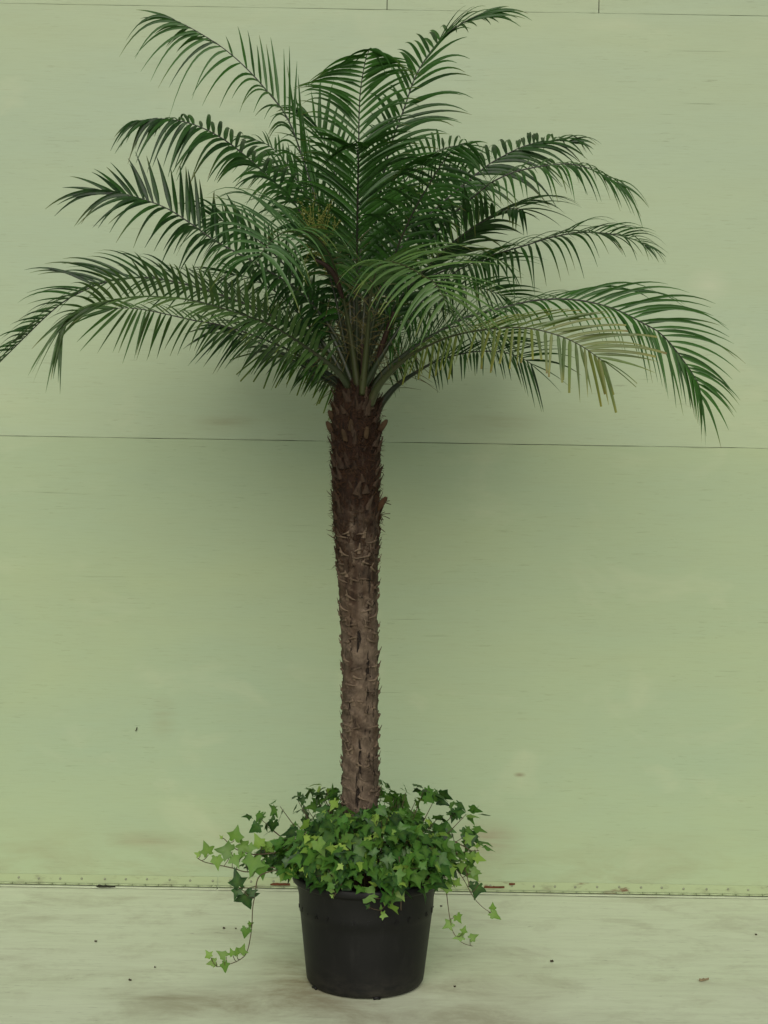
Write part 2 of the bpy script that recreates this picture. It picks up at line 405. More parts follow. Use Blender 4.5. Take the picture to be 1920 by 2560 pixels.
for k in range(30):
    a = -math.pi / 2 + (k - 15) * 2 * math.pi / 30 + .04
    mk = MB(); kind = k % 3
    ca, sa = math.cos(a), math.sin(a)
    def rad(x, z, y):  # x along tangent, z up, y outward
        r_ = rr + .0036 + y * .45; return (r_ * ca - x * .8 * sa, r_ * sa + x * .8 * ca, .256 + z * .75)
    def blk(x0, x1, z0, z1, h):
        i = [mk.vert(rad(x, z, y)) for y in (-.002, h) for x, z in ((x0, z0), (x1, z0), (x1, z1), (x0, z1))]
        for q_ in ((4,5,6,7),(0,1,5,4),(1,2,6,5),(2,3,7,6),(3,0,4,7)): mk.face([i[j] for j in q_])
    if kind == 0:
        blk(-.004, .001, -.012, .010, .004); blk(.001, .008, .002, .010, .005)
    elif kind == 1:
        blk(-.002, .003, -.008, -.002, .003); 
    else:
        blk(-.007, -.003, -.011, .004, .004); blk(-.003, .006, -.002, .006, .005); blk(.006, .009, -.010, -.002, .003)
    mk.build('moulded_lug', M_MARK, pot, smooth=False)
for a in (-1.36, -2.6, .2, 1.8):
    nb = MB(); r_ = RB - .006
    nb.tube([(r_ * math.cos(a - .06), r_ * math.sin(a - .06), .004), (r_ * math.cos(a), r_ * math.sin(a), .006), (r_ * math.cos(a + .06), r_ * math.sin(a + .06), .004)], .005, 8)
    nb.build('drainage_notch', M_MARK, pot)

# ------------------------------------------------------------------ palm
BASE = P(904, 2165, 0)
palm = empty('palm_tree', (BASE.x, BASE.y, .32))
tag(palm, 'potted date palm with rough brown trunk and arching feathery fronds, rising from the black pot', 'palm tree')
PO = Vector(palm.location)
def pal(mb, name, mats, parent=None, smooth=True):
    o = mb.build(name, mats, parent if parent else palm, smooth)
    if parent is None: o.location = -PO
    return o

def catmull(pts, n=10):
    out = []; idx = []
    for i in range(len(pts) - 1):
        p0, p1, p2, p3 = pts[max(i - 1, 0)], pts[i], pts[i + 1], pts[min(i + 2, len(pts) - 1)]
        for k in range(n):
            t = k / n
            out.append(.5 * ((2 * p1) + (p2 - p0) * t + (2 * p0 - 5 * p1 + 4 * p2 - p3) * t * t + (3 * p1 - p0 - 3 * p2 + p3) * t ** 3)); idx.append(i + t)
    out.append(pts[-1].copy()); idx.append(len(pts) - 1.0)
    return out, idx

# trunk
tk = [(904, 2190, 46), (903, 2100, 46), (901, 2000, 45), (901, 1900, 44.5), (901, 1750, 44.5), (899, 1600, 45), (896, 1480, 48), (893, 1380, 52), (891, 1310, 56), (890, 1250, 57), (891, 1150, 59), (891, 1080, 60), (890, 1040, 58), (890, 1010, 57), (890, 985, 52), (890, 950, 42), (891, 915, 28), (892, 890, 8)]
tp, ti = catmull([P(a, b_, 0) for a, b_, c_ in tk], 28)
def lerp_key(keys, x):
    if x <= keys[0][0]: return keys[0][1:]
    for a, b_ in zip(keys, keys[1:]):
        if x <= b_[0]:
            t = (x - a[0]) / max(1e-6, b_[0] - a[0]); return tuple(u + (v - u) * t for u, v in zip(a[1:], b_[1:]))
    return keys[-1][1:]
trk = [(i, c_ * CAMD / F) for i, (a, b_, c_) in enumerate(tk)]
def fibrous(z):  # 0 below, 1 above
    z0 = P(890, 1560, 0).z; z1 = P(890, 1230, 0).z
    return max(0, min(1, (z - z0) / (z1 - z0)))
tm = MB(); NS = 84
rings = []
for p, i in zip(tp, ti):
    r = lerp_key(trk, i)[0]; fb = fibrous(p.z)
    ring = []
    for k in range(NS):
        a = 2 * math.pi * k / NS; z = p.z
        # spiral leaf scar scallops on the old bark
        colk = (a / (2 * math.pi)) * 7; s = z / .052 + colk * .57
        ph = s - math.floor(s); scar = (ph ** 3) * (1 - fb)
        q3 = Vector((math.cos(a) * r * 24, math.sin(a) * r * 24, z * 22))
        nz_ = noise.fractal(q3, .8, 2.1, 4) * (.0028 + .0035 * fb)
        rr_ = r + .0055 * scar + nz_ - .001
        fbn = max(0, min(1, fb + .95 * (noise.noise(Vector((math.cos(a) * 3, math.sin(a) * 3, z * 12))) if 0.02 < fb < .98 else 0)))
        ring.append(tm.vert((p.x + rr_ * math.cos(a), p.y + rr_ * math.sin(a), z), (fbn, max(0, ph - .84) * 5 * (1 - fb) * max(0, min(1.2, .6 + 1.6 * noise.noise(Vector((math.cos(a) * 4, math.sin(a) * 4, z * 20 + 9))))), 0)))
    rings.append(ring)
for a, b_ in zip(rings, rings[1:]):
    for k in range(NS): tm.face((a[k], a[(k+1) % NS], b_[(k+1) % NS], b_[k]))
tm.face(rings[-1])
def trunk_at(z):
    best = min(range(len(tp)), key=lambda j: abs(tp[j].z - z)); return tp[best], lerp_key(trk, ti[best])[0]
def stub(mb, base, out, up, ln, wd, c):
    """upcurved flattened leaf-base tooth"""
    side = up.cross(out).normalized()
    prof_ = [(0, -.7, 1.25, .9), (.15, -.1, 1.0, .7), (.55, .45, .6, .38), (.8, .85, .38, .24), (.86, 1.08, .2, .12)]
    prev = None
    for o_, u_, w_, th in prof_:
        c0 = base + out * (o_ * ln * .75) + up * (u_ * ln)
        rg = [mb.vert(c0 + side * (wd * w_ * x) + out * (wd * th * y), c) for x, y in ((-1, -.2), (-.5, .55), (.5, .55), (1, -.2), (.4, -.7), (-.4, -.7))]
        if prev:
            for k in range(6): mb.face((prev[k], prev[(k+1) % 6], rg[(k+1) % 6], rg[k]))
        prev = rg
    mb.face(prev)
zlo, zhi = P(900, 2040, 0).z, P(890, 1330, 0).z
row = 0; z = zlo
while z < zhi:
    nc = 7
    for c_ in range(nc):
        if R.random() < .2: continue
        a = 2 * math.pi * (c_ + (row % 2) * .5) / nc + R.uniform(-.3, .3) + row * .12
        zz = z + R.uniform(-.018, .018)
        p, r = trunk_at(zz); out = Vector((math.cos(a), math.sin(a), 0)); fb = fibrous(zz); up = Vector((0, 0, 1))
        tc_ = (fb * .6, R.uniform(.1, .7), 0)
        stub(tm, Vector((p.x, p.y, zz)) + out * (r - .002), out, (up + out.cross(up) * R.uniform(-.35, .35)).normalized(), R.uniform(.010, .024), R.uniform(.0045, .0085), tc_)
        sd = R.choice((-1, 1)); wr = R.uniform(.3, .75); drop = R.uniform(.004, .018); pts_ = []
        for t_ in (0, .15, .35, .65, 1):
            aa = a + sd * (wr * t_ - .06); o2 = Vector((math.cos(aa), math.sin(aa), 0))
            pts_.append(Vector((p.x, p.y, zz + .006 - drop * t_ ** .6 + R.uniform(-.0015, .0015))) + o2 * (r + .0045 - .003 * t_))
        tm.tube(pts_, [.0045, .0042, .0036, .003, .0012], 6, tc_)
    row += 1; z += .029 + R.uniform(-.004, .004)
# ragged small teeth on the fibrous part
zt = zhi; ztop = P(890, 960, 0).z
for _ in range(150):
    zz = R.uniform(zt - .12, ztop - .03); a = R.uniform(0, 2 * math.pi); p, r = trunk_at(zz); out = Vector((math.cos(a), math.sin(a), 0)); up = Vector((0, 0, 1))
    stub(tm, Vector((p.x, p.y, zz)) + out * (r - .0015), out, (up + out.cross(up) * R.uniform(-.4, .4)).normalized(), R.uniform(.014, .03), R.uniform(.006, .014), (R.uniform(.75, 1), R.uniform(0, .22), 0))
for _ in range(340):
    zz = R.uniform(zt - .05, ztop); a = R.uniform(0, 2 * math.pi); p, r = trunk_at(zz); out = Vector((math.cos(a), math.sin(a), 0))
    stub(tm, Vector((p.x, p.y, zz)) + out * (r - .002), out, Vector((R.uniform(-.3, .3), 0, 1)).normalized(), R.uniform(.006, .014), R.uniform(.003, .008), (1, R.uniform(0, .12), 0))
trunk = pal(tm, 'trunk', M_BARK)

fm = MB()
def fibre(p0, d0, ln, wd, curl):
    pts = [p0.copy()]; dd = d0.normalized()
    for k in range(4):
        dd = (dd + Vector((R.uniform(-1, 1), R.uniform(-1, 1), R.uniform(-1, 1))) * curl).normalized(); pts.append(pts[-1] + dd * ln / 4)
    fm.tube(pts, [wd, wd, wd * .8, wd * .6, wd * .2], 3, cap=False)
for _ in range(3200):
    zz = zt - .13 + (ztop - zt + .15) * R.random() ** .75; a = R.uniform(0, 2 * math.pi); p, r = trunk_at(zz); out = Vector((math.cos(a), math.sin(a), 0))
    tang = Vector((-math.sin(a), math.cos(a), 0)) * R.uniform(-1, 1) + Vector((0, 0, R.uniform(-.6, 1)))
    fibre(Vector((p.x, p.y, zz)) + out * (r - .001), tang * .9 + out * R.uniform(.0, .45), R.uniform(.010, .034), R.uniform(.0005, .0011), .35)
for px, py, dx, dy, ln in ((832, 1120, -1, .5, .03), (836, 1140, -1, -.6, .035), (830, 1240, -1, -1, .05), (833, 1275, -1, .3, .03), (838, 1330, -1, -.4, .06), (835, 1345, -1, -.2, .05), (950, 1175, 1, -.3, .03), (955, 1040, 1, .2, .03), (827, 1000, -.6, .9, .035), (945, 1310, .4, 1, .07), (950, 1290, .3, 1, .06)):
    b0 = P(px, py, .01); fibre(b0, V2(dx, dy), ln * .55, .0018, .3)
pal_f = fm.build('fibre_sheath', M_FIBRE, trunk)

# cut stalk ends on the trunk
def cutstalk(px, py, dd, dx, dy, ln, wd, label=None, m_=None):
    mb = MB(); p0 = P(px, py, dd); dr = V2(dx, dy).normalized() + Vector((0, -.25, 0)); dr.normalize()
    side = dr.cross(Vector((0, 1, 0))).normalized(); fw = dr.cross(side).normalized()
    rings = []
    for t_, w_ in ((-.3, .9), (.1, 1.1), (.5, 1), (.85, .72), (1.0, .35)):
        c0 = p0 + dr * (ln * t_); rings.append([mb.vert(c0 + side * (wd * w_ * math.cos(k * math.pi / 5)) + fw * (wd * .3 * w_ * math.sin(k * math.pi / 5)) + dr * R.uniform(0, .006)) for k in range(10)])
    for a, b_ in zip(rings, rings[1:]):
        for k in range(10): mb.face((a[k], a[(k+1) % 10], b_[(k+1) % 10], b_[k]))
    mb.face(rings[-1])
    o = mb.build('cut_stalk', m_ or M_CUT, trunk)
    if label: o['label'] = label
    return o
cutstalk(877, 1072, .0835, .05, -1, .028, .009); cutstalk(863, 1098, .084, -.25, -1, .032, .008)
cutstalk(915, 1090, .084, .15, -1, .030, .008); cutstalk(952, 1072, .03, .7, -1, .035, .009)
cutstalk(828, 1076, .02, -.5, -1, .03, .009); cutstalk(832, 1046, .02, -.5, -1, .026, .009)
cutstalk(946, 1270, .02, .75, -1, .045, .010, 'dark broken stalk sticking out sideways', M_FIBRE)
for dx, dy, ln in ((1, -.15, .035), (1, .35, .035), (.6, .9, .02), (.9, -.6, .02)):
    tw = MB(); b0 = P(950, 1288, .02); e = b0 + V2(dx, dy).normalized() * ln; tw.tube([b0, (b0 + e) / 2 + Vector((0, -.004, .002)), e], .0013, 4); tw.build('dead_twig', M_CUT, trunk)
for x0, x1, y0, y1 in ((965, 975, 1253, 1252), (968, 978, 1258, 1262), (962, 965, 1250, 1246)):
    tw = MB(); tw.tube([P(962, 1256, .03), P(x0, y0, .03), P(x1, y1, .03)], [.002, .0018, .001], 4); tw.build('dead_twig', M_CUT, trunk)
for x0, y0, x1, y1 in ((880, 1277, 906, 1283), (908, 1290, 920, 1320), (912, 1295, 925, 1312), (905, 1290, 912, 1325)):
    tw = MB(); tw.tube([P(x0, y0, .085), P((x0 + x1) / 2, (y0 + y1) / 2 - 3, .09), P(x1, y1, .088)], [.0012, .0013, .0006], 4); tw.build('dead_twig', M_CUT, trunk)

# ---- fronds
def make_frond(ctrl, left, right, sgn=(1, -1), L=.225, wd=.0072, start=1.25, tint=.5, yel=.0, brown=.02, bend=(.2, .12), trunc=False, r0=.0135, gap=.0192, rib=(0, 0), pale=False):
    wd *= .8
    pts = [P(a, b_, c_) for a, b_, c_ in ctrl]
    for p in pts: p.y = min(p.y, WALL_Y - .03)
    cv, ci = catmull(pts, 14)
    arc = [0]
    for a, b_ in zip(cv, cv[1:]): arc.append(arc[-1] + (b_ - a).length)
    tot = arc[-1]
    def at(s):
        for j in range(len(arc) - 1):
            if arc[j + 1] >= s:
                t = (s - arc[j]) / max(1e-9, arc[j + 1] - arc[j]); return cv[j].lerp(cv[j + 1], t), ci[j] + (ci[j + 1] - ci[j]) * t, (cv[j + 1] - cv[j]).normalized()
        return cv[-1], ci[-1], (cv[-1] - cv[-2]).normalized()
    s0 = next(arc[j] for j in range(len(ci)) if ci[j] >= start)
    lf = MB()
    def leaflet(p, tng, off, up_b, lr, wdt, c0):
        cut = trunc and R.random() < .72; yl = yel * R.uniform(.4, 1.5); off = off * (R.uniform(.78, 1.05) if trunc else 1)
        n = 9; sag = up_b * R.uniform(.5, 1.6); mid = p + off * .5 + Vector((0, 0, 1)) * up_b * off.length
        end = p + off + Vector((0, 0, sag * off.length * .6))
        N0 = tng.cross(off)
        if N0.length < 1e-4: N0 = Vector((0, -1, .3))
        N0.normalize()
        rows = []
        tip_y = R.random()
        for k in range(n + 1):
            t = k / n
            q_ = p * (1 - t) ** 2 + mid * 2 * t * (1 - t) + end * t * t; q_.z -= sag * off.length * t ** 3
            dv = ((mid - p) * (1 - t) + (end - mid) * t); dv.z -= sag * off.length * 1.5 * t * t; dv.normalize()
            wv = dv.cross(N0)
            if wv.length < 1e-4: wv = dv.orthogonal()
            wv.normalize(); nv = wv.cross(dv).normalized()
            prof = (min(1, .4 + t * 3.2)) * (1 - max(0, (t - .25) / .75) ** 1.25 * .95)
            if cut: prof = min(1, .5 + t * 4) * (1 - .45 * t)
            hw = wdt * prof
            ty = yl + (.5 * max(0, (t - .7) / .3) if (tip_y < .35 or trunc) else 0)
            c = (max(0, min(1, c0)), max(0, min(1, ty)), brown if t < .9 or tip_y > .18 else .7)
            fold = .42 * hw
            rows.append((lf.vert(q_ - wv * hw + nv * fold, c), lf.vert(q_ - nv * .0, c), lf.vert(q_ + wv * hw + nv * fold, c)))
        for a, b_ in zip(rows, rows[1:]):
            lf.face((a[0], a[1], b_[1], b_[0])); lf.face((a[1], a[2], b_[2], b_[1]))
    for side, keys in ((0, left), (1, right)):
        s = s0 + R.uniform(0, gap)
        while s < tot:
            p, ix, tng = at(s); f = (s - s0) / (tot - s0)
            if R.random() > .035:
                dx, dy = lerp_key(keys, ix)
                dd = -p.y
                o2 = V2(dx, dy, dd)
                Lt = L * (.55 + .45 * min(1, f / .25)) * (1 if f < .7 else 1 - .35 * (f - .7) / .3) * R.uniform(.9, 1.07)
                l2 = o2.length
                fill = math.sqrt(max(0, Lt * Lt - l2 * l2)) * .85
                off = o2 + Vector((0, -sgn[side] * fill, 0))
                off *= R.uniform(.9, 1.1) * 1.06
                off += Vector((R.gauss(0, 1), R.gauss(0, 1), R.gauss(0, 1))) * (.055 * off.length)
                if p.y + off.y > WALL_Y - .012: off.y = WALL_Y - .012 - p.y
                leaflet(p, tng, off, bend[side] * R.uniform(.65, 1.35), 0, wd * R.uniform(.82, 1.12), tint + R.gauss(0, .22))
            s += gap * R.uniform(.8, 1.25) * (1.15 if f < .8 else .85)
    # tip leaflets
    for k in range(2):
        dx, dy = lerp_key((left, right)[k], 99); o2 = V2(dx, dy, -cv[-1].y) * .9
        leaflet(cv[-1], at(tot)[2], o2, bend[k] * .7, 0, wd * .8, tint)
    fo = pal(lf, 'frond', M_LEAF_PALE_SKYLIT if pale else M_LEAF)
    # midrib
    rb = MB(); rad = []; cc = []
    for j, s in enumerate(arc):
        f = s / tot
        rad.append(.0013 + (r0 * .27) * (1 - f) ** 1.0 + r0 * .75 * max(0, 1 - s / .34) ** 1.2)
        cc.append((min(1, max(0, (s - .25) / .35)) if not rib[0] else .15, rib[1], 0))
    rb.tube(cv, rad, 8, cc)
    rb.build('midrib', M_RIB, fo)
    # spines low on the stalk
    sp = MB(); s = .10
    while s < s0 + .05:
        p, ix, tng = at(s)
        sd = tng.cross(Vector((R.uniform(-.4, .4), 1, R.uniform(-.4, .4)))).normalized() * R.choice((-1, 1))
        dr = (sd + tng * R.uniform(.2, .9) + Vector((0, R.uniform(-.6, .6), R.uniform(-.1, .3)))).normalized()
        ln = R.uniform(.03, .115); sp.tube([p, p + dr * ln * .5 + Vector((0, 0, .003)), p + dr * ln], [.0013, .0011, .0003], 3, cap=False)
        s += R.uniform(.008, .02)
    if sp.v: sp.build('spines', M_SPINE, fo)
    return fo

FR = []
# upper left, longest reach to the top edge
FR.append(make_frond([(893,975,0),(868,800,-.02),(820,600,-.05),(758,400,-.08),(718,295,-.1),(666,226,-.12),(613,168,-.12),(556,119,-.12),(486,75,-.12),(430,47,-.12)],
 [(1,-60,10),(2,-90,-20),(3,-75,-10),(4,-45,35),(5,-50,55),(6,-67,90),(7,-98,113),(8,-140,75),(9,-105,20)],
 [(1,-20,-110),(2,-25,-150),(3,-20,-185),(4,-8,-165),(5,-20,-145),(6,-28,-120),(7,-50,-58),(8,-70,15),(9,-100,-28)], (1,-1), tint=.75, bend=(.27,.08), gap=.027))
# left second
FR.append(make_frond([(888,985,0),(860,850,0),(820,680,.02),(741,515,.05),(665,437,.07),(608,385,.08),(547,341,.1),(480,310,.1),(405,297,.1),(345,303,.1)],
 [(1,-40,40),(2,-80,40),(3,-92,23),(4,-75,28),(5,-76,84),(6,-78,98),(7,-58,115),(8,-66,95),(9,-60,58)],
 [(1,60,-60),(2,50,-80),(3,30,-75),(4,17,-75),(5,10,-68),(6,-8,-75),(7,-30,-40),(8,-60,22),(9,-66,40)], (1,-1), tint=.3, wd=.0100, bend=(.26,.22)))
# left third, dark upright comb
FR.append(make_frond([(885,990,0),(850,860,.03),(760,740,.06),(650,665,.1),(538,602,.12),(480,561,.12),(417,521,.12),(347,495,.12),(300,485,.12),(268,482,.12)],
 [(1,-40,60),(2,-50,70),(3,-55,75),(4,-55,78),(5,-56,82),(6,-58,92),(7,-100,66),(8,-133,43),(9,-140,30)],
 [(1,10,-60),(2,0,-90),(3,-18,-115),(4,-17,-138),(5,-24,-155),(6,-30,-140),(7,-66,-98),(8,-88,-58),(9,-125,-18)], (1,-1), tint=.08, wd=.0100, bend=(.2,.07)))
# left lower dark one with swept up leaflets
FR.append(make_frond([(880,990,0),(850,920,.02),(780,850,.05),(690,795,.08),(600,755,.1),(480,715,.12),(380,695,.12),(310,697,.12),(249,710,.12),(174,745,.14),(124,783,.15),(70,835,.16),(20,885,.17),(-10,915,.17)],
 [(1,-30,50),(4,-50,60),(6,-60,60),(8,-70,60),(10,-55,70),(12,-45,85),(13,-30,80)],
 [(1,-20,-50),(3,-70,-70),(4.5,-95,-88),(5.5,-120,-85),(6.8,-165,-60),(8,-165,-30),(8.7,-150,0),(9.3,-118,10),(10,-108,5),(11.5,-95,18),(13,-55,60)], (1,-1), tint=.15, bend=(.1,.12)))
# left lower light green one in front
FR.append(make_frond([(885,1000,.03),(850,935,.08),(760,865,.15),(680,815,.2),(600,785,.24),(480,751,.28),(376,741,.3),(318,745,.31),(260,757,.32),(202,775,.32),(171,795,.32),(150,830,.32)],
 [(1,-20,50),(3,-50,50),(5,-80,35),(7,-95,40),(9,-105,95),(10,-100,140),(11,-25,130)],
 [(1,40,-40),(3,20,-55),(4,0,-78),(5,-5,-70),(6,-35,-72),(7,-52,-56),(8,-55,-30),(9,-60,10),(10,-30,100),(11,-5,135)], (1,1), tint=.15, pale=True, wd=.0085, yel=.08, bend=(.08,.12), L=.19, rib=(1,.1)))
# left lower behind, hanging fan
FR.append(make_frond([(882,1005,-.03),(840,950,-.08),(740,885,-.14),(650,845,-.18),(560,815,-.2),(480,800,-.22),(376,777,-.22),(318,770,-.22),(280,772,-.22)],
 [(1,-20,50),(3,-40,60),(4,-30,75),(5,-20,90),(6,-28,112),(6.6,-55,115),(7.2,-110,92),(8,-118,35)],
 [(1,-30,-40),(3,-50,-50),(5,-70,-50),(7,-100,-30),(8,-112,5)], (1,-1), tint=.6, yel=.08, wd=.007, bend=(.06,.1)))
# left low dark cluster near the wall
FR.append(make_frond([(880,1005,-.04),(840,965,-.12),(780,930,-.2),(718,892,-.28),(660,863,-.36),(602,834,-.42),(560,815,-.45)],
 [(1,-20,30),(3,-34,60),(4,-40,72),(5,-60,84),(5.6,-75,85),(6,-100,55)],
 [(1,-30,-30),(3,-60,-30),(5,-90,-20),(6,-110,20)], (1,-1), tint=.1, bend=(.05,.1), wd=.0075))
# left low olive cut one near the wall
FR.append(make_frond([(888,1010,-.05),(855,970,-.15),(800,925,-.28),(740,892,-.38),(700,880,-.42),(668,877,-.44)],
 [(.5,-15,60),(1,-25,70),(2,-30,72),(3,-30,78),(4,-40,90),(5,-86,66)],
 [(1,-40,-20),(2,-50,-10),(3,-70,-12),(4,-80,-6),(5,-86,18)], (1,-1), tint=.9, yel=.22, wd=.0075, trunc=True, bend=(.03,.05), L=.16, start=.9))
# mid left, arching at the viewer; its pale colour stands in for sky light
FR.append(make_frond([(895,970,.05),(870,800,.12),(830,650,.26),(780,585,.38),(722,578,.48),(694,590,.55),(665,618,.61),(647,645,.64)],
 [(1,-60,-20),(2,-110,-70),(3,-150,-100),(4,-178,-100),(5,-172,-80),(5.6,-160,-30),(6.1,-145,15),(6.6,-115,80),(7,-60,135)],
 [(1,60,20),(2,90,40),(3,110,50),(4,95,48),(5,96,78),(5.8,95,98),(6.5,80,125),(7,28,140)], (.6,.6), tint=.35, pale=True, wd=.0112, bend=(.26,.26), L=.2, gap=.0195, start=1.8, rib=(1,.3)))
# mid right, arching at the viewer; sky light put into its pale colour
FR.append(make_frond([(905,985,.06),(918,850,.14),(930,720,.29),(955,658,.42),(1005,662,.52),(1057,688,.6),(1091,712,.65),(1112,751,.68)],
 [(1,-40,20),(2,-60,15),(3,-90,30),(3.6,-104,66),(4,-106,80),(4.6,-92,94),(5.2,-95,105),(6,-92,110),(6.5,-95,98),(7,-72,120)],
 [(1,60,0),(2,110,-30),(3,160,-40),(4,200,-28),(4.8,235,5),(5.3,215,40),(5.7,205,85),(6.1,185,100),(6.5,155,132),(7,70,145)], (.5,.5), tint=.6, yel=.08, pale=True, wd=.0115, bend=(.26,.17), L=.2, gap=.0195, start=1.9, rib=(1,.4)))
# right lower, long, pale far end
FR.append(make_frond([(910,1010,.02),(960,930,.05),(1050,860,.08),(1150,800,.1),(1262,768,.1),(1348,750,.1),(1440,750,.1),(1529,770,.1),(1602,805,.1),(1656,838,.1),(1710,903,.1),(1746,961,.1),(1752,1000,.1)],
 [(1,10,40),(3,30,45),(5,45,80),(6.5,55,100),(8,34,142),(9,48,150),(10,25,120),(11,5,105),(12,2,98)],
 [(1,20,-40),(3,50,-45),(4,90,-30),(5,125,-25),(6,190,-35),(6.8,218,-28),(7.5,235,0),(8.2,180,12),(8.8,185,45),(9.4,160,80),(10,112,70),(11,85,74),(11.5,45,110),(12,15,98)], (1,-1), tint=.75, wd=.0074, bend=(.22,.14), L=.21))
# right lower, yellowing clipped one in front
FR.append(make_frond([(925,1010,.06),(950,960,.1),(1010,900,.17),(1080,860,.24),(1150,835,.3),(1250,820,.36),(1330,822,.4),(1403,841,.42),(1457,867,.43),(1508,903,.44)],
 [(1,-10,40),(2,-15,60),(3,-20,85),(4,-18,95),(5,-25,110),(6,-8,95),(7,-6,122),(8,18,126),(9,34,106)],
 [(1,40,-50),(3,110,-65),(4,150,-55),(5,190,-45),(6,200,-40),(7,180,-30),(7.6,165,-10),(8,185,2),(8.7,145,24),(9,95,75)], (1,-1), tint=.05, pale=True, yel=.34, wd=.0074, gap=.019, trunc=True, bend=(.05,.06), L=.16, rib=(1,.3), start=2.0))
# right lower behind
FR.append(make_frond([(945,1020,-.02),(989,967,-.06),(1050,925,-.12),(1100,900,-.2),(1180,880,-.3),(1250,880,-.38),(1300,893,-.44),(1328,910,-.46)],
 [(1,0,30),(2,5,50),(3,15,72),(4,-5,60),(5,10,70),(6,20,90),(7,34,122)],
 [(1,40,-40),(3,80,-50),(5,120,-30),(6,130,0),(7,85,80)], (1,-1), tint=.2, bend=(.08,.1), start=2.4, L=.17, r0=.012))
# right middle
FR.append(make_frond([(900,985,-.02),(925,850,-.06),(990,740,-.1),(1080,690,-.1),(1160,660,-.1),(1240,635,-.08),(1312,614,-.05),(1385,592,-.03),(1457,581,0),(1529,585,0),(1584,599,0),(1612,613,0)],
 [(1,20,50),(3,20,90),(5,0,105),(6,12,104),(6.6,25,96),(7,40,85),(8,60,60),(10,28,52),(11,40,45)],
 [(1,30,-60),(3,70,-50),(5,105,-45),(6,125,-44),(7.5,118,-38),(9,108,-20),(10,84,8),(11,60,30)], (1,-1), tint=.3, bend=(.2,.15), wd=.0072))
# right, dark comb with pale curling tips
FR.append(make_frond([(900,980,.03),(930,870,.06),(990,760,.1),(1055,682,.14),(1105,630,.18),(1162,583,.22),(1215,549,.26),(1267,523,.32),(1305,524,.38)],
 [(1,-20,-60),(2,-50,-90),(3,-72,-112),(4,-62,-118),(4.6,-38,-105),(5,-22,-85),(6,-12,-52),(6.5,-15,20),(7.4,-2,58),(8,15,70)],
 [(1,60,-20),(2,120,-40),(3,170,-60),(4,150,-30),(5,130,-12),(6,140,-20),(7,165,-28),(7.6,145,-8),(8,110,45)], (1,.6), tint=.05, wd=.0108, bend=(.12,.2), L=.17))
# right upper comb with curled tops
FR.append(make_frond([(898,975,-.02),(920,800,-.06),(990,640,-.1),(1070,540,-.12),(1139,479,-.14),(1174,450,-.14),(1215,416,-.14),(1249,395,-.14),(1301,369,-.14),(1351,355,-.14),(1394,352,-.14),(1425,354,-.14)],
 [(1,-60,-60),(2,-80,-100),(3,-70,-95),(4,-45,-85),(5,-28,-70),(6,-18,-66),(7,-6,-60),(7.6,0,-60),(8,4,-46),(9,8,-28),(10,60,-18),(11,72,5)],
 [(1,70,-10),(3,112,15),(5,152,60),(6,180,62),(7,160,60),(8,130,50),(9,92,38),(10,80,25),(11,66,18)], (-1,1), tint=.2, wd=.0105, bend=(.22,.22)))
# right upper drooping
FR.append(make_frond([(900,978,.02),(940,830,.06),(1020,680,.1),(1110,560,.14),(1206,474,.18),(1250,445,.2),(1305,425,.2),(1392,411,.2),(1450,414,.2),(1508,438,.2),(1540,456,.2)],
 [(1,0,50),(3,0,80),(5,5,88),(6.4,22,98),(7,30,85),(8,34,96),(9,48,94),(10,70,92)],
 [(1,40,-50),(3,60,-50),(5,70,-40),(6.5,60,-36),(8,62,10),(9,76,40),(10,92,62)], (1,-1), tint=.55, wd=.007, bend=(.2,.22)))
# top right
FR.append(make_frond([(900,970,-.08),(915,800,-.12),(935,600,-.15),(955,460,-.16),(975,370,-.16),(1010,272,-.16),(1039,191,-.16),(1074,133,-.16),(1114,87,-.16),(1155,58,-.16),(1205,34,-.16)],
 [(1,-60,-60),(3,-50,-100),(4,-45,-108),(5,-46,-98),(6,-44,-98),(7,-32,-72),(7.6,-20,-60),(8,-10,-42),(9,40,-28),(10,75,-22)],
 [(1,80,-40),(2.5,130,-60),(3.6,125,-28),(4,148,-30),(4.5,170,-28),(5.4,140,-22),(6,132,-40),(6.5,110,-68),(7.5,70,-50),(8.5,70,-25),(9.2,130,-10),(10,100,8)], (-1,1), tint=.6, wd=.0090, bend=(.13,.16)))
# centre back tall
FR.append(make_frond([(893,960,-.1),(893,700,-.14),(895,500,-.12),(897,340,-.1),(898,277,-.09),(902,219,-.07),(914,149,-.04),(926,120,-.02)],
 [(1,-100,-60),(2,-142,-90),(3,-142,-80),(3.6,-140,-58),(4,-140,-40),(5,-146,-4),(5.5,-140,28),(6,-110,44),(7,-60,60)],
 [(1,100,-60),(2,150,-88),(3,142,-84),(4,128,-62),(5,142,-40),(5.6,110,-2),(6,100,22),(7,45,75)], (1,1), tint=.75, wd=.0085, bend=(.2,.2), gap=.017))
# centre front
FR.append(make_frond([(893,965,.03),(892,800,.06),(892,650,.12),(893,520,.2),(895,420,.28),(893,372,.33),(889,352,.37)],
 [(1,-90,-60),(2,-140,-90),(3,-150,-88),(4,-140,-70),(4.8,-115,-45),(5.3,-60,30),(6,-128,105)],
 [(1,90,-60),(2,150,-95),(3,155,-92),(4,142,-72),(4.8,115,-40),(5.3,50,30),(6,60,68)], (.7,.7), tint=.4, wd=.0092, bend=(.16,.16), gap=.016))
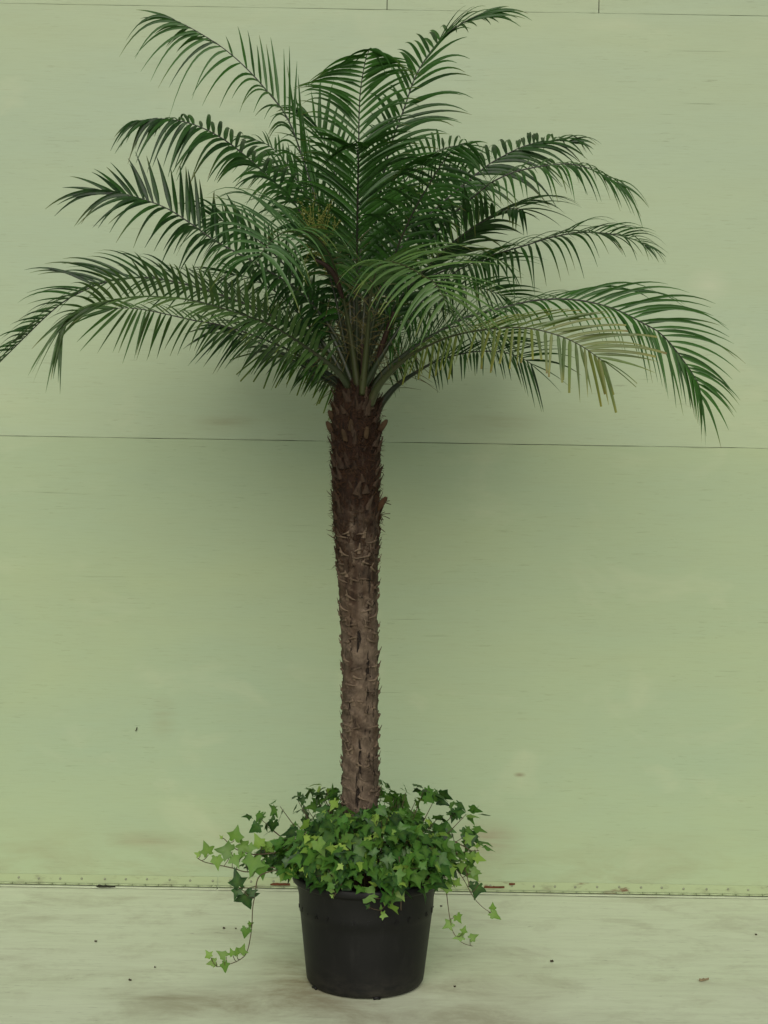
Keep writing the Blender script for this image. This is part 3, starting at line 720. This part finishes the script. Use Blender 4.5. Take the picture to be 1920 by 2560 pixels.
# filling fronds of the crown behind
FR.append(make_frond([(888,965,-.12),(876,720,-.2),(855,520,-.26),(830,410,-.28),(800,330,-.28),(770,285,-.28)],
 [(1,-80,-30),(2,-110,-50),(3,-110,-60),(4,-100,-50),(5,-70,20)], [(1,60,-90),(2,60,-130),(3,40,-140),(4,10,-130),(5,-60,-50)], (1,-1), tint=.8, gap=.021))
FR.append(make_frond([(900,970,-.12),(925,760,-.25),(960,560,-.36),(1030,430,-.42),(1100,375,-.44),(1165,362,-.44)],
 [(1,-30,-80),(2,-60,-110),(3,-50,-100),(4,-10,-70),(5,60,-8)], [(1,100,-20),(2,120,20),(3,100,50),(4,80,60),(5,75,35)], (-1,1), tint=.7, gap=.021))
FR.append(make_frond([(905,970,.06),(940,780,.12),(1010,580,.22),(1085,440,.3),(1135,372,.34),(1165,357,.37)],
 [(1,-50,-30),(2,-90,-40),(3,-110,10),(4,-130,85),(5,-140,110)], [(1,90,-30),(2,120,0),(3,110,40),(4,85,70),(5,60,85)], (.8,.5), tint=.35, gap=.022, wd=.0078, bend=(.22,.2)))
FR.append(make_frond([(886,975,-.1),(850,760,-.25),(790,560,-.36),(730,430,-.42),(680,370,-.44),(640,350,-.44)],
 [(1,-70,10),(2,-90,20),(3,-80,50),(4,-70,60),(5,-70,30)], [(1,20,-90),(2,0,-100),(3,-10,-90),(4,-20,-60),(5,-70,-10)], (1,-1), tint=.6, gap=.022))
FR.append(make_frond([(888,985,-.1),(860,860,-.3),(825,760,-.5),(790,720,-.66),(760,715,-.78)],
 [(.5,-50,30),(2,-90,30),(3,-100,60),(4,-60,90)], [(.5,60,-40),(2,80,-20),(3,80,40),(4,60,80)], (1,1), tint=.3, gap=.024, start=1.0))
FR.append(make_frond([(905,985,-.1),(940,880,-.3),(990,800,-.5),(1040,760,-.66),(1090,760,-.78)],
 [(.5,-50,0),(2,-70,10),(3,-70,60),(4,-20,100)], [(.5,60,-40),(2,110,-20),(3,110,30),(4,90,60)], (1,1), tint=.3, gap=.024, start=1.0))
FR.append(make_frond([(896,980,-.1),(898,840,-.32),(900,740,-.52),(905,690,-.7),(910,680,-.84)],
 [(.5,-70,-20),(2,-110,-10),(3,-120,40),(4,-90,80)], [(.5,70,-20),(2,120,-10),(3,120,40),(4,90,80)], (.3,.3), tint=.25, gap=.022, start=1.0))
FR.append(make_frond([(884,990,.03),(830,890,.06),(760,800,.0),(690,730,-.1),(610,690,-.2),(560,690,-.26)],
 [(1,-30,40),(2,-50,60),(3,-60,70),(4,-60,80),(5,-70,70)], [(1,30,-60),(2,10,-80),(3,-20,-80),(4,-70,-60),(5,-110,0)], (1,-1), tint=.2, gap=.021))
FR.append(make_frond([(902,985,.0),(950,890,-.05),(1020,800,-.15),(1100,740,-.25),(1190,720,-.32),(1260,740,-.36)],
 [(1,10,40),(2,20,70),(3,10,80),(4,20,85),(5,50,75)], [(1,0,-60),(2,30,-80),(3,60,-70),(4,100,-40),(5,110,20)], (1,-1), tint=.25, gap=.021))
FR.append(make_frond([(890,1000,-.08),(850,930,-.25),(790,860,-.45),(720,815,-.62),(650,800,-.76),(600,812,-.82)],
 [(.5,-20,40),(2,-40,70),(3,-45,85),(4,-60,85),(5,-80,60)], [(.5,30,-50),(2,0,-80),(3,-40,-75),(4,-80,-50),(5,-110,0)], (1, 1), tint=.2, start=1.0))
FR.append(make_frond([(910,1000,-.08),(960,930,-.25),(1040,860,-.45),(1120,820,-.6),(1200,815,-.74),(1270,850,-.8)],
 [(.5,20,40),(2,30,70),(3,30,90),(4,40,95),(5,60,80)], [(.5,0,-60),(2,40,-80),(3,70,-70),(4,100,-45),(5,100,25)], (1, 1), tint=.2, start=1.0))
FR.append(make_frond([(900,985,.05),(960,880,.1),(1030,780,.1),(1110,700,.05),(1190,655,-.02),(1260,650,-.08)],
 [(1,0,50),(2,10,80),(3,10,90),(4,15,90),(5,40,70)], [(1,10,-70),(2,30,-85),(3,60,-80),(4,100,-50),(5,110,10)], (1,-1), tint=.35, start=1.1))
FR.append(make_frond([(890,985,.04),(840,860,.04),(770,740,-.05),(690,640,-.15),(600,570,-.24),(530,545,-.3)],
 [(1,-40,40),(2,-60,60),(3,-70,75),(4,-80,80),(5,-90,60)], [(1,20,-80),(2,0,-100),(3,-20,-110),(4,-50,-95),(5,-100,-30)], (1,-1), tint=.3, start=1.1))
FR.append(make_frond([(896,970,.0),(880,820,-.06),(850,650,-.16),(800,520,-.24),(730,440,-.3),(670,410,-.32)],
 [(1,-70,10),(2,-95,20),(3,-90,40),(4,-80,65),(5,-80,40)], [(1,40,-100),(2,30,-120),(3,10,-120),(4,-20,-90),(5,-80,-20)], (1,-1), tint=.55, start=1.2))
FR.append(make_frond([(898,970,.0),(930,800,-.06),(980,640,-.16),(1050,520,-.24),(1120,455,-.3),(1180,440,-.32)],
 [(1,-40,-100),(2,-30,-120),(3,0,-110),(4,40,-80),(5,90,-10)], [(1,80,10),(2,110,30),(3,105,60),(4,90,80),(5,80,50)], (1,-1), tint=.45, start=1.2))
# folded young spear leaves in the heart
for (x1, y1, dd) in ((884, 640, .0), (902, 600, -.03), (872, 700, .03), (918, 700, .02)):
    sp = MB(); a = P(888 + (x1 - 888) * .15, 985, dd); b_ = P(x1, y1, dd)
    pts = [a.lerp(b_, k / 8) for k in range(9)]
    sp.tube(pts, [.013, .013, .0125, .012, .011, .009, .007, .004, .0008], 8, (.1, .15, 0)); pal(sp, 'spear_leaf', M_RIB)
# brown flower sheaths and the yellow flower spray
for pts in (((856, 745, .2), (838, 692, .24), (815, 664, .26), (785, 648, .27)), ((906, 960, .08), (908, 900, .1), (905, 860, .12)), ((925, 960, .05), (960, 850, .12), (985, 780, .15))):
    sp = MB(); cv, _ = catmull([P(*p) for p in pts], 8); n = len(cv)
    sp.tube(cv, [.003 + .006 * math.sin(math.pi * min(1, .15 + .85 * k / n)) for k in range(n)], 8); pal(sp, 'flower_sheath', M_SPATHE)
fw = MB(); c0 = P(800, 640, .2)
for _ in range(46):
    e = P(R.gauss(790, 30), R.gauss(555, 34), R.gauss(.2, .05)); md = (c0 + e) / 2 + Vector((R.uniform(-.02, .02), 0, .02)); cv, _i = catmull([c0, md, e], 6)
    fw.tube(cv, .0012, 3, cap=False)
    for k in range(3, len(cv), 1):
        for _2 in range(2):
            q_ = cv[k] + Vector((R.uniform(-1, 1), R.uniform(-1, 1), R.uniform(-1, 1))) * .006; s = R.uniform(.0018, .0034)
            i0 = [fw.vert(q_ + Vector(v) * s) for v in ((1,0,0),(-1,0,0),(0,1,0),(0,-1,0),(0,0,1),(0,0,-1))]
            for t in ((0,2,4),(2,1,4),(1,3,4),(3,0,4),(2,0,5),(1,2,5),(3,1,5),(0,3,5)): fw.face([i0[x] for x in t])
pal(fw, 'flower_spray', M_FLOWER)

# ------------------------------------------------------------------ ivy
ivy = empty('ivy_plant', (PX, PY, .33)); tag(ivy, 'leafy green ivy mounded around the palm trunk and trailing over the pot rim', 'ivy')
IO = Vector(ivy.location)
HALF = [(.0, .10), (.10, -.02), (.24, -.10), (.42, -.06), (.36, .10), (.44, .22), (.66, .36), (.50, .44), (.30, .50), (.22, .62), (.12, .84)]
OUT = HALF + [(0, 1.08)] + [(-x, y) for x, y in HALF[:0:-1]]
VEIN = {3: 1, 6: 1, 11: 1, 16: 1, 19: 1, 0: 1}
def ivy_leaf(mb, base, tipdir, nrm, size, c0, y0):
    t = tipdir.normalized(); n = (nrm - t * nrm.dot(t))
    if n.length < 1e-4: n = t.orthogonal()
    n.normalize(); s = t.cross(n)
    cup = R.uniform(.05, .55); tw = R.uniform(-.35, .35); wdt = R.uniform(.78, 1.12); lob = R.uniform(.62, 1.12); lob2 = R.uniform(.5, 1.1)
    def pt(x, y, h): return base + s * (x * size * wdt) + t * (y * size) + n * (h * size)
    ctr = mb.vert(pt(0, .28, -.02), (c0, min(1, y0 + .12), 0))
    vs_ = []
    for i, (x, y) in enumerate(OUT):
        x *= (lob if .3 < y < .46 else (lob2 if y <= .1 else 1)); x += R.uniform(-.025, .025); y += R.uniform(-.03, .03)
        r2 = x * x + (y - .28) ** 2
        vs_.append(mb.vert(pt(x, y, -cup * r2 * .9 + tw * x * (y - .2) + (.035 if i in VEIN else .0)), (max(0, min(1, c0 + R.uniform(-.05, .05))), y0, 0)))
    for i in range(len(OUT)):
        mb.face((ctr, vs_[i], vs_[(i + 1) % len(OUT)]))
fol = MB(); stems = MB()
def rnd(s): return Vector((R.gauss(0, s), R.gauss(0, s), R.gauss(0, s)))
PV = Vector((PX, PY, 0))
def place_leaf(mb, p, outv, size=None, young=None):
    k = R.random() if young is None else young
    if k < .32: c0, y0 = R.uniform(.0, .45), 0
    elif k < .85: c0, y0 = R.uniform(.45, 1.0), R.uniform(0, .12)
    else: c0, y0 = 1, R.uniform(.3, .75)
    sz = size or R.uniform(.030, .057) * (.8 if k > .85 else 1)
    n = (outv * .55 + Vector((0, -.45, .75)) + rnd(.5)).normalized()
    tip = (outv * .8 + Vector((0, -.25, -.7)) + rnd(.6))
    ivy_leaf(mb, p, tip, n, sz, c0, y0)
def mound(phi, r):
    fx = max(0, -math.sin(phi)); side = abs(math.cos(phi))
    h = .395 + .175 * (1 - (r / .36) ** 2) + .012 * fx
    h += .085 * max(0, math.sin(phi)) * min(1, r / .15) + .03 * side * (1 - r / .4)
    h += .05 * noise.noise(Vector((math.cos(phi) * r * 9, math.sin(phi) * r * 9, 3.1)))
    return PV + Vector((math.cos(phi) * r * 1.0, math.sin(phi) * r * .9, h))
for i in range(800):
    phi = R.uniform(0, 2 * math.pi) if R.random() < .45 else R.uniform(-math.pi * .98, -math.pi * .02)
    r = .075 + .225 * R.random() ** .6
    p = mound(phi, r); outv = Vector((math.cos(phi), math.sin(phi), 0))
    lay = R.random()
    p.z -= .10 * lay ** 1.6; p += rnd(.014)
    if p.y < -.05 and (p.x - BASE.x) ** 2 < .05 ** 2 and p.z > .60: continue
    place_leaf(fol, p, outv)
    if i % 2 == 0:
        b0 = PV + outv * (r * .45) + Vector((0, 0, .33)); stems.tube([b0, (b0 + p) / 2 + Vector((0, 0, .03)) + rnd(.006), p], [.0018, .0015, .001], 4, cap=False)
# upright sprigs along the top outline and shoulders, photo places
for px, py, dd, n in ((700, 2010, -.02, 5), (745, 1995, -.08, 5), (790, 1975, -.1, 6), (815, 1968, -.06, 5), (985, 1990, -.08, 4), (1015, 1975, -.08, 5), (1060, 1968, -.05, 6), (1085, 1995, 0, 5), (1140, 2020, -.02, 6), (1165, 2030, 0, 5), (1170, 2080, .04, 6), (1178, 2120, .05, 5), (1160, 2155, .06, 6), (650, 2040, .02, 3), (668, 2060, .02, 4), (680, 2110, .06, 6), (650, 2135, .06, 6), (670, 2160, .08, 6), (700, 2150, .1, 6), (720, 2165, .14, 6), (1120, 2150, .12, 6), (845, 2170, .27, 4), (870, 2160, .27, 4), (910, 2155, .28, 5), (965, 2160, .28, 5), (1000, 2190, .27, 5), (1045, 2170, .24, 6), (985, 2205, .28, 4), (905, 2035, .09, 5), (930, 2045, .11, 5), (880, 2050, .12, 5), (955, 2040, .09, 4), (1090, 2110, .16, 6), (790, 2130, .2, 6)):
    for k in range(n):
        p = P(px + R.gauss(0, 15), py + R.gauss(0, 11), dd + R.gauss(0, .025)); o_ = (p - PV - Vector((0, 0, .4))); o_.z = 0
        place_leaf(fol, p, o_.normalized())
    e = P(px, py + 6, dd); b0 = PV + Vector(((e.x - PX) * .55, e.y * .55, .34)); stems.tube([b0, (b0 + e) / 2 + Vector((0, 0, .03)), e], [.0022, .0018, .001], 4, cap=False)
fo = fol.build('foliage', M_IVY, ivy); fo.location = -IO
so_ = stems.build('stems', M_STEM, fo)
def Z(x, y): return 460 + x * .4822, 1900 + y * .4822     # from the enlarged pot region to photo pixels
def vine(path, leaves, d0, d1, rad=.0024):
    n = len(path); pts = []
    for i, (x, y) in enumerate(path):
        px, py = Z(x, y); pts.append(P(px, py, d0 + (d1 - d0) * i / (n - 1)))
    cv, _ = catmull(pts, 8); mb = MB(); nn = len(cv)
    mb.tube(cv, [rad * (1 - .5 * k / nn) for k in range(nn)], 6)
    lv = []
    for x, y, size, young, ang in leaves:
        px, py = Z(x, y); near = min(cv, key=lambda q_: (Vector((q_.x, q_.z)) - Vector((P(px, py, -q_.y).x, P(px, py, -q_.y).z))).length)
        dd = -near.y + R.uniform(-.012, .025); p = P(px, py, dd)
        a = math.radians(ang); tip = Vector((math.sin(a), R.uniform(-.35, .1), math.cos(a)))   # ang clockwise from up
        sz = size * .4822 * CAMD / F
        base = p - tip.normalized() * sz * .3
        mid = (near + base) / 2 + Vector((0, R.uniform(-.004, .004), -.004)); c2, _ = catmull([near, mid, base], 5); mb.tube(c2, .0011, 4, cap=False)
        lb = MB(); c0, y0 = (R.uniform(.1, .3), 0) if young < .2 else (R.uniform(.6, 1), young * .6)
        ivy_leaf(lb, base, tip, Vector((R.uniform(-.3, .3), -1, R.uniform(.1, .7))), sz, c0, y0); lv.append(lb)
    vo = mb.build('vine', M_STEM, ivy); vo.location = -IO
    for lb in lv: lb.build('leaf', M_IVY, vo)
vine([(560,545),(440,560),(330,580),(250,560),(180,545),(110,530),(70,510)],
     [(120,470,70,.5,-20),(75,490,35,.9,-70),(172,520,70,.6,170),(225,470,85,.3,-80),(262,512,70,.4,150),(300,490,45,.3,200),(360,530,100,.35,190),(400,560,85,.2,170),(330,510,60,.3,100)], .12, .20)
vine([(480,480),(370,490),(300,475),(250,450),(210,410),(192,400)],
     [(265,395,75,.4,10),(305,445,80,.45,120),(345,455,50,.4,90),(195,402,22,.9,-40),(390,430,75,.85,-30),(430,450,70,.5,40)], .1, .16)
vine([(560,560),(440,580),(385,612),(368,700),(356,770),(350,880),(328,990),(290,1035),(215,1065),(170,1072)],
     [(280,635,95,.1,-15),(275,680,60,.1,200),(318,712,95,.1,160),(350,690,50,.1,60),(322,885,55,.2,190),(342,852,32,.3,60),(300,990,50,.45,20),(272,1003,42,.5,0),(250,1003,38,.5,-20),(205,1012,55,.5,-60),(152,1050,50,.7,-100),(130,1012,42,.75,-40),(212,1062,55,.3,175)], .14, .24, .0022)
vine([(1310,500),(1345,570),(1360,680),(1375,800),(1395,890),(1440,945),(1495,965)],
     [(1365,660,65,.6,-80),(1412,640,45,.6,30),(1375,852,58,.55,-120),(1420,815,50,.5,150),(1432,918,55,.55,-100),(1450,888,40,.5,20),(1495,920,48,.5,60)], .1, .16, .002)
vine([(1360,480),(1400,550),(1450,620),(1500,710),(1545,760),(1580,785)],
     [(1605,800,62,.5,120),(1600,768,42,.5,0),(1522,665,85,.15,195),(1500,578,60,.35,100),(1490,640,30,.1,60),(1470,560,60,.3,180)], .08, .1, .0018)
vine([(1400,420),(1455,450),(1490,470),(1530,470)], [(1520,448,30,.6,0),(1485,500,60,.4,170),(1470,410,60,.5,60)], .06, .08)
vine([(1410,480),(1455,560),(1478,650)], [(1500,590,65,.4,150),(1440,545,60,.5,180)], .1, .11)
vine([(850,520),(830,600),(805,670),(775,705)], [(760,620,70,.25,-170),(765,672,38,.6,-90),(830,652,46,.9,70),(770,706,24,.8,-60),(800,590,70,.4,190),(840,560,80,.3,170)], .26, .28)
vine([(1115,500),(1120,580),(1125,700),(1125,780)], [(1120,690,62,.75,150),(1078,690,70,.7,-20),(1048,712,62,.65,190),(960,700,115,.3,-60),(1140,605,95,.35,160),(1060,620,90,.35,190),(1190,600,75,.3,170)], .25, .28)
vine([(1085,640),(1080,690),(1030,770),(990,775),(958,762)], [(1032,804,36,.7,100),(1022,768,25,.2,0),(955,760,24,.1,-60)], .28, .29, .0014)
vine([(700,470),(740,540),(760,610)], [(740,490,90,.4,170),(700,440,90,.5,150)], .24, .27)

# ------------------------------------------------------------------ small litter
def litter(name, label, cat, loc, pts, m_, th=.004, rot=0, group=None):
    mb = MB(); n = len(pts)
    top = [mb.vert((x, y, th + .003 * noise.noise(Vector((x * 90, y * 90, 1))) + (.004 if i % 2 else 0))) for i, (x, y) in enumerate(pts)]
    bot = [mb.vert((x, y, .0004)) for x, y in pts]
    cx = mb.vert((sum(p[0] for p in pts) / n, sum(p[1] for p in pts) / n, th * 1.5))
    for k in range(n):
        mb.face((cx, top[k], top[(k+1) % n])); mb.face((top[k], bot[k], bot[(k+1) % n], top[(k+1) % n]))
    mb.face(bot[::-1])
    o = mb.build(name, m_, None, smooth=False); o.location = loc; o.rotation_euler = (0, 0, rot); tag(o, label, cat, group); return o
def floor_at(px, py):
    x, y = px - 960.0, 1280.0 - py; u, v = x * ct - y * st, x * st + y * ct
    D = -CAMZ * F / v; return Vector((u / F * D, D - CAMD, .0012))
leafy = [(-.055, 0), (-.045, .012), (-.02, .014), (.0, .008), (.03, .006), (.06, .004), (.035, -.004), (.0, -.008), (-.03, -.012), (-.05, -.008)]
lo = floor_at(272, 2209); lo.y = WALL_Y - .03
litter('withered_leaf', 'dark withered leaf lying against the hinge strip on the left', 'dead leaf', lo + Vector((0, 0, .003)), [(x * .7, y * .9) for x, y in leafy], M_DARKLEAF, .0035, -.12)
l2 = floor_at(1760, 2452)
litter('dry_leaf', 'small curled tan leaf lying on the open floor at right', 'dead leaf', l2, [(x * .35, y * .5) for x, y in leafy], M_DRY, .0035, .35)
l3 = floor_at(702, 2215); l3.y = WALL_Y - .0125
litter('wood_sliver', 'reddish brown sliver stuck on the hinge strip left of the pot', 'wood sliver', Vector((l3.x, WALL_Y - .006, .017)), [(-.04, 0), (-.02, .004), (.0, .003), (.04, .004), (.042, -.002), (0, -.003), (-.025, -.004)], M_RUST, .006)
for px, lab in ((1232, 'long rust flake on the hinge strip right of the pot'), (1277, 'short orange rust flake on the hinge strip, further right of the pot')):
    p3 = floor_at(px, 2226)
    litter('rust_flake', lab, 'rust flake', Vector((p3.x, WALL_Y - .0055, .020 if px < 1250 else .034)), [(x * (.75 if px < 1250 else .22), y * .25) for x, y in leafy], M_RUST, .005, 0, 'rust flakes on the hinge strip')
crumbs = [(240, 2355, .007), (388, 2420, .004), (325, 2452, .006), (1103, 2267, .006), (1380, 2405, .009), (1330, 2200, .003), (1890, 2338, .005), (560, 2322, .007), (590, 2323, .004), (1137, 2468, .006), ]
for k, (px, py, s) in enumerate(crumbs):
    s *= .62
    p = floor_at(px, py)
    if py < 2240: continue
    a = MB(); n = 7
    pts = [(s * R.uniform(.6, 1.2) * math.cos(2*math.pi*j/n) * 1.4, s * R.uniform(.5, 1.1) * math.sin(2*math.pi*j/n)) for j in range(n)]
    litter('soil_crumb', 'tiny dark crumb of soil scattered on the pale green floor', 'crumb', p, pts, M_CRUMB, s * .5, R.uniform(-.4, .4), 'soil crumbs scattered on the floor')
nl = MB(); b0 = P(341, 1822, -WALL_Y); b0.y = WALL_Y
nl.tube([b0 + Vector((.002, .002, .006)), b0 + Vector((.003, -.006, .004)), b0 + Vector((.001, -.010, -.004)), b0 + Vector((-.002, -.008, -.008))], .0018, 6)
o = nl.build('bent_nail', M_CRUMB); tag(o, 'small bent nail sticking out of the wall, lower left', 'nail')
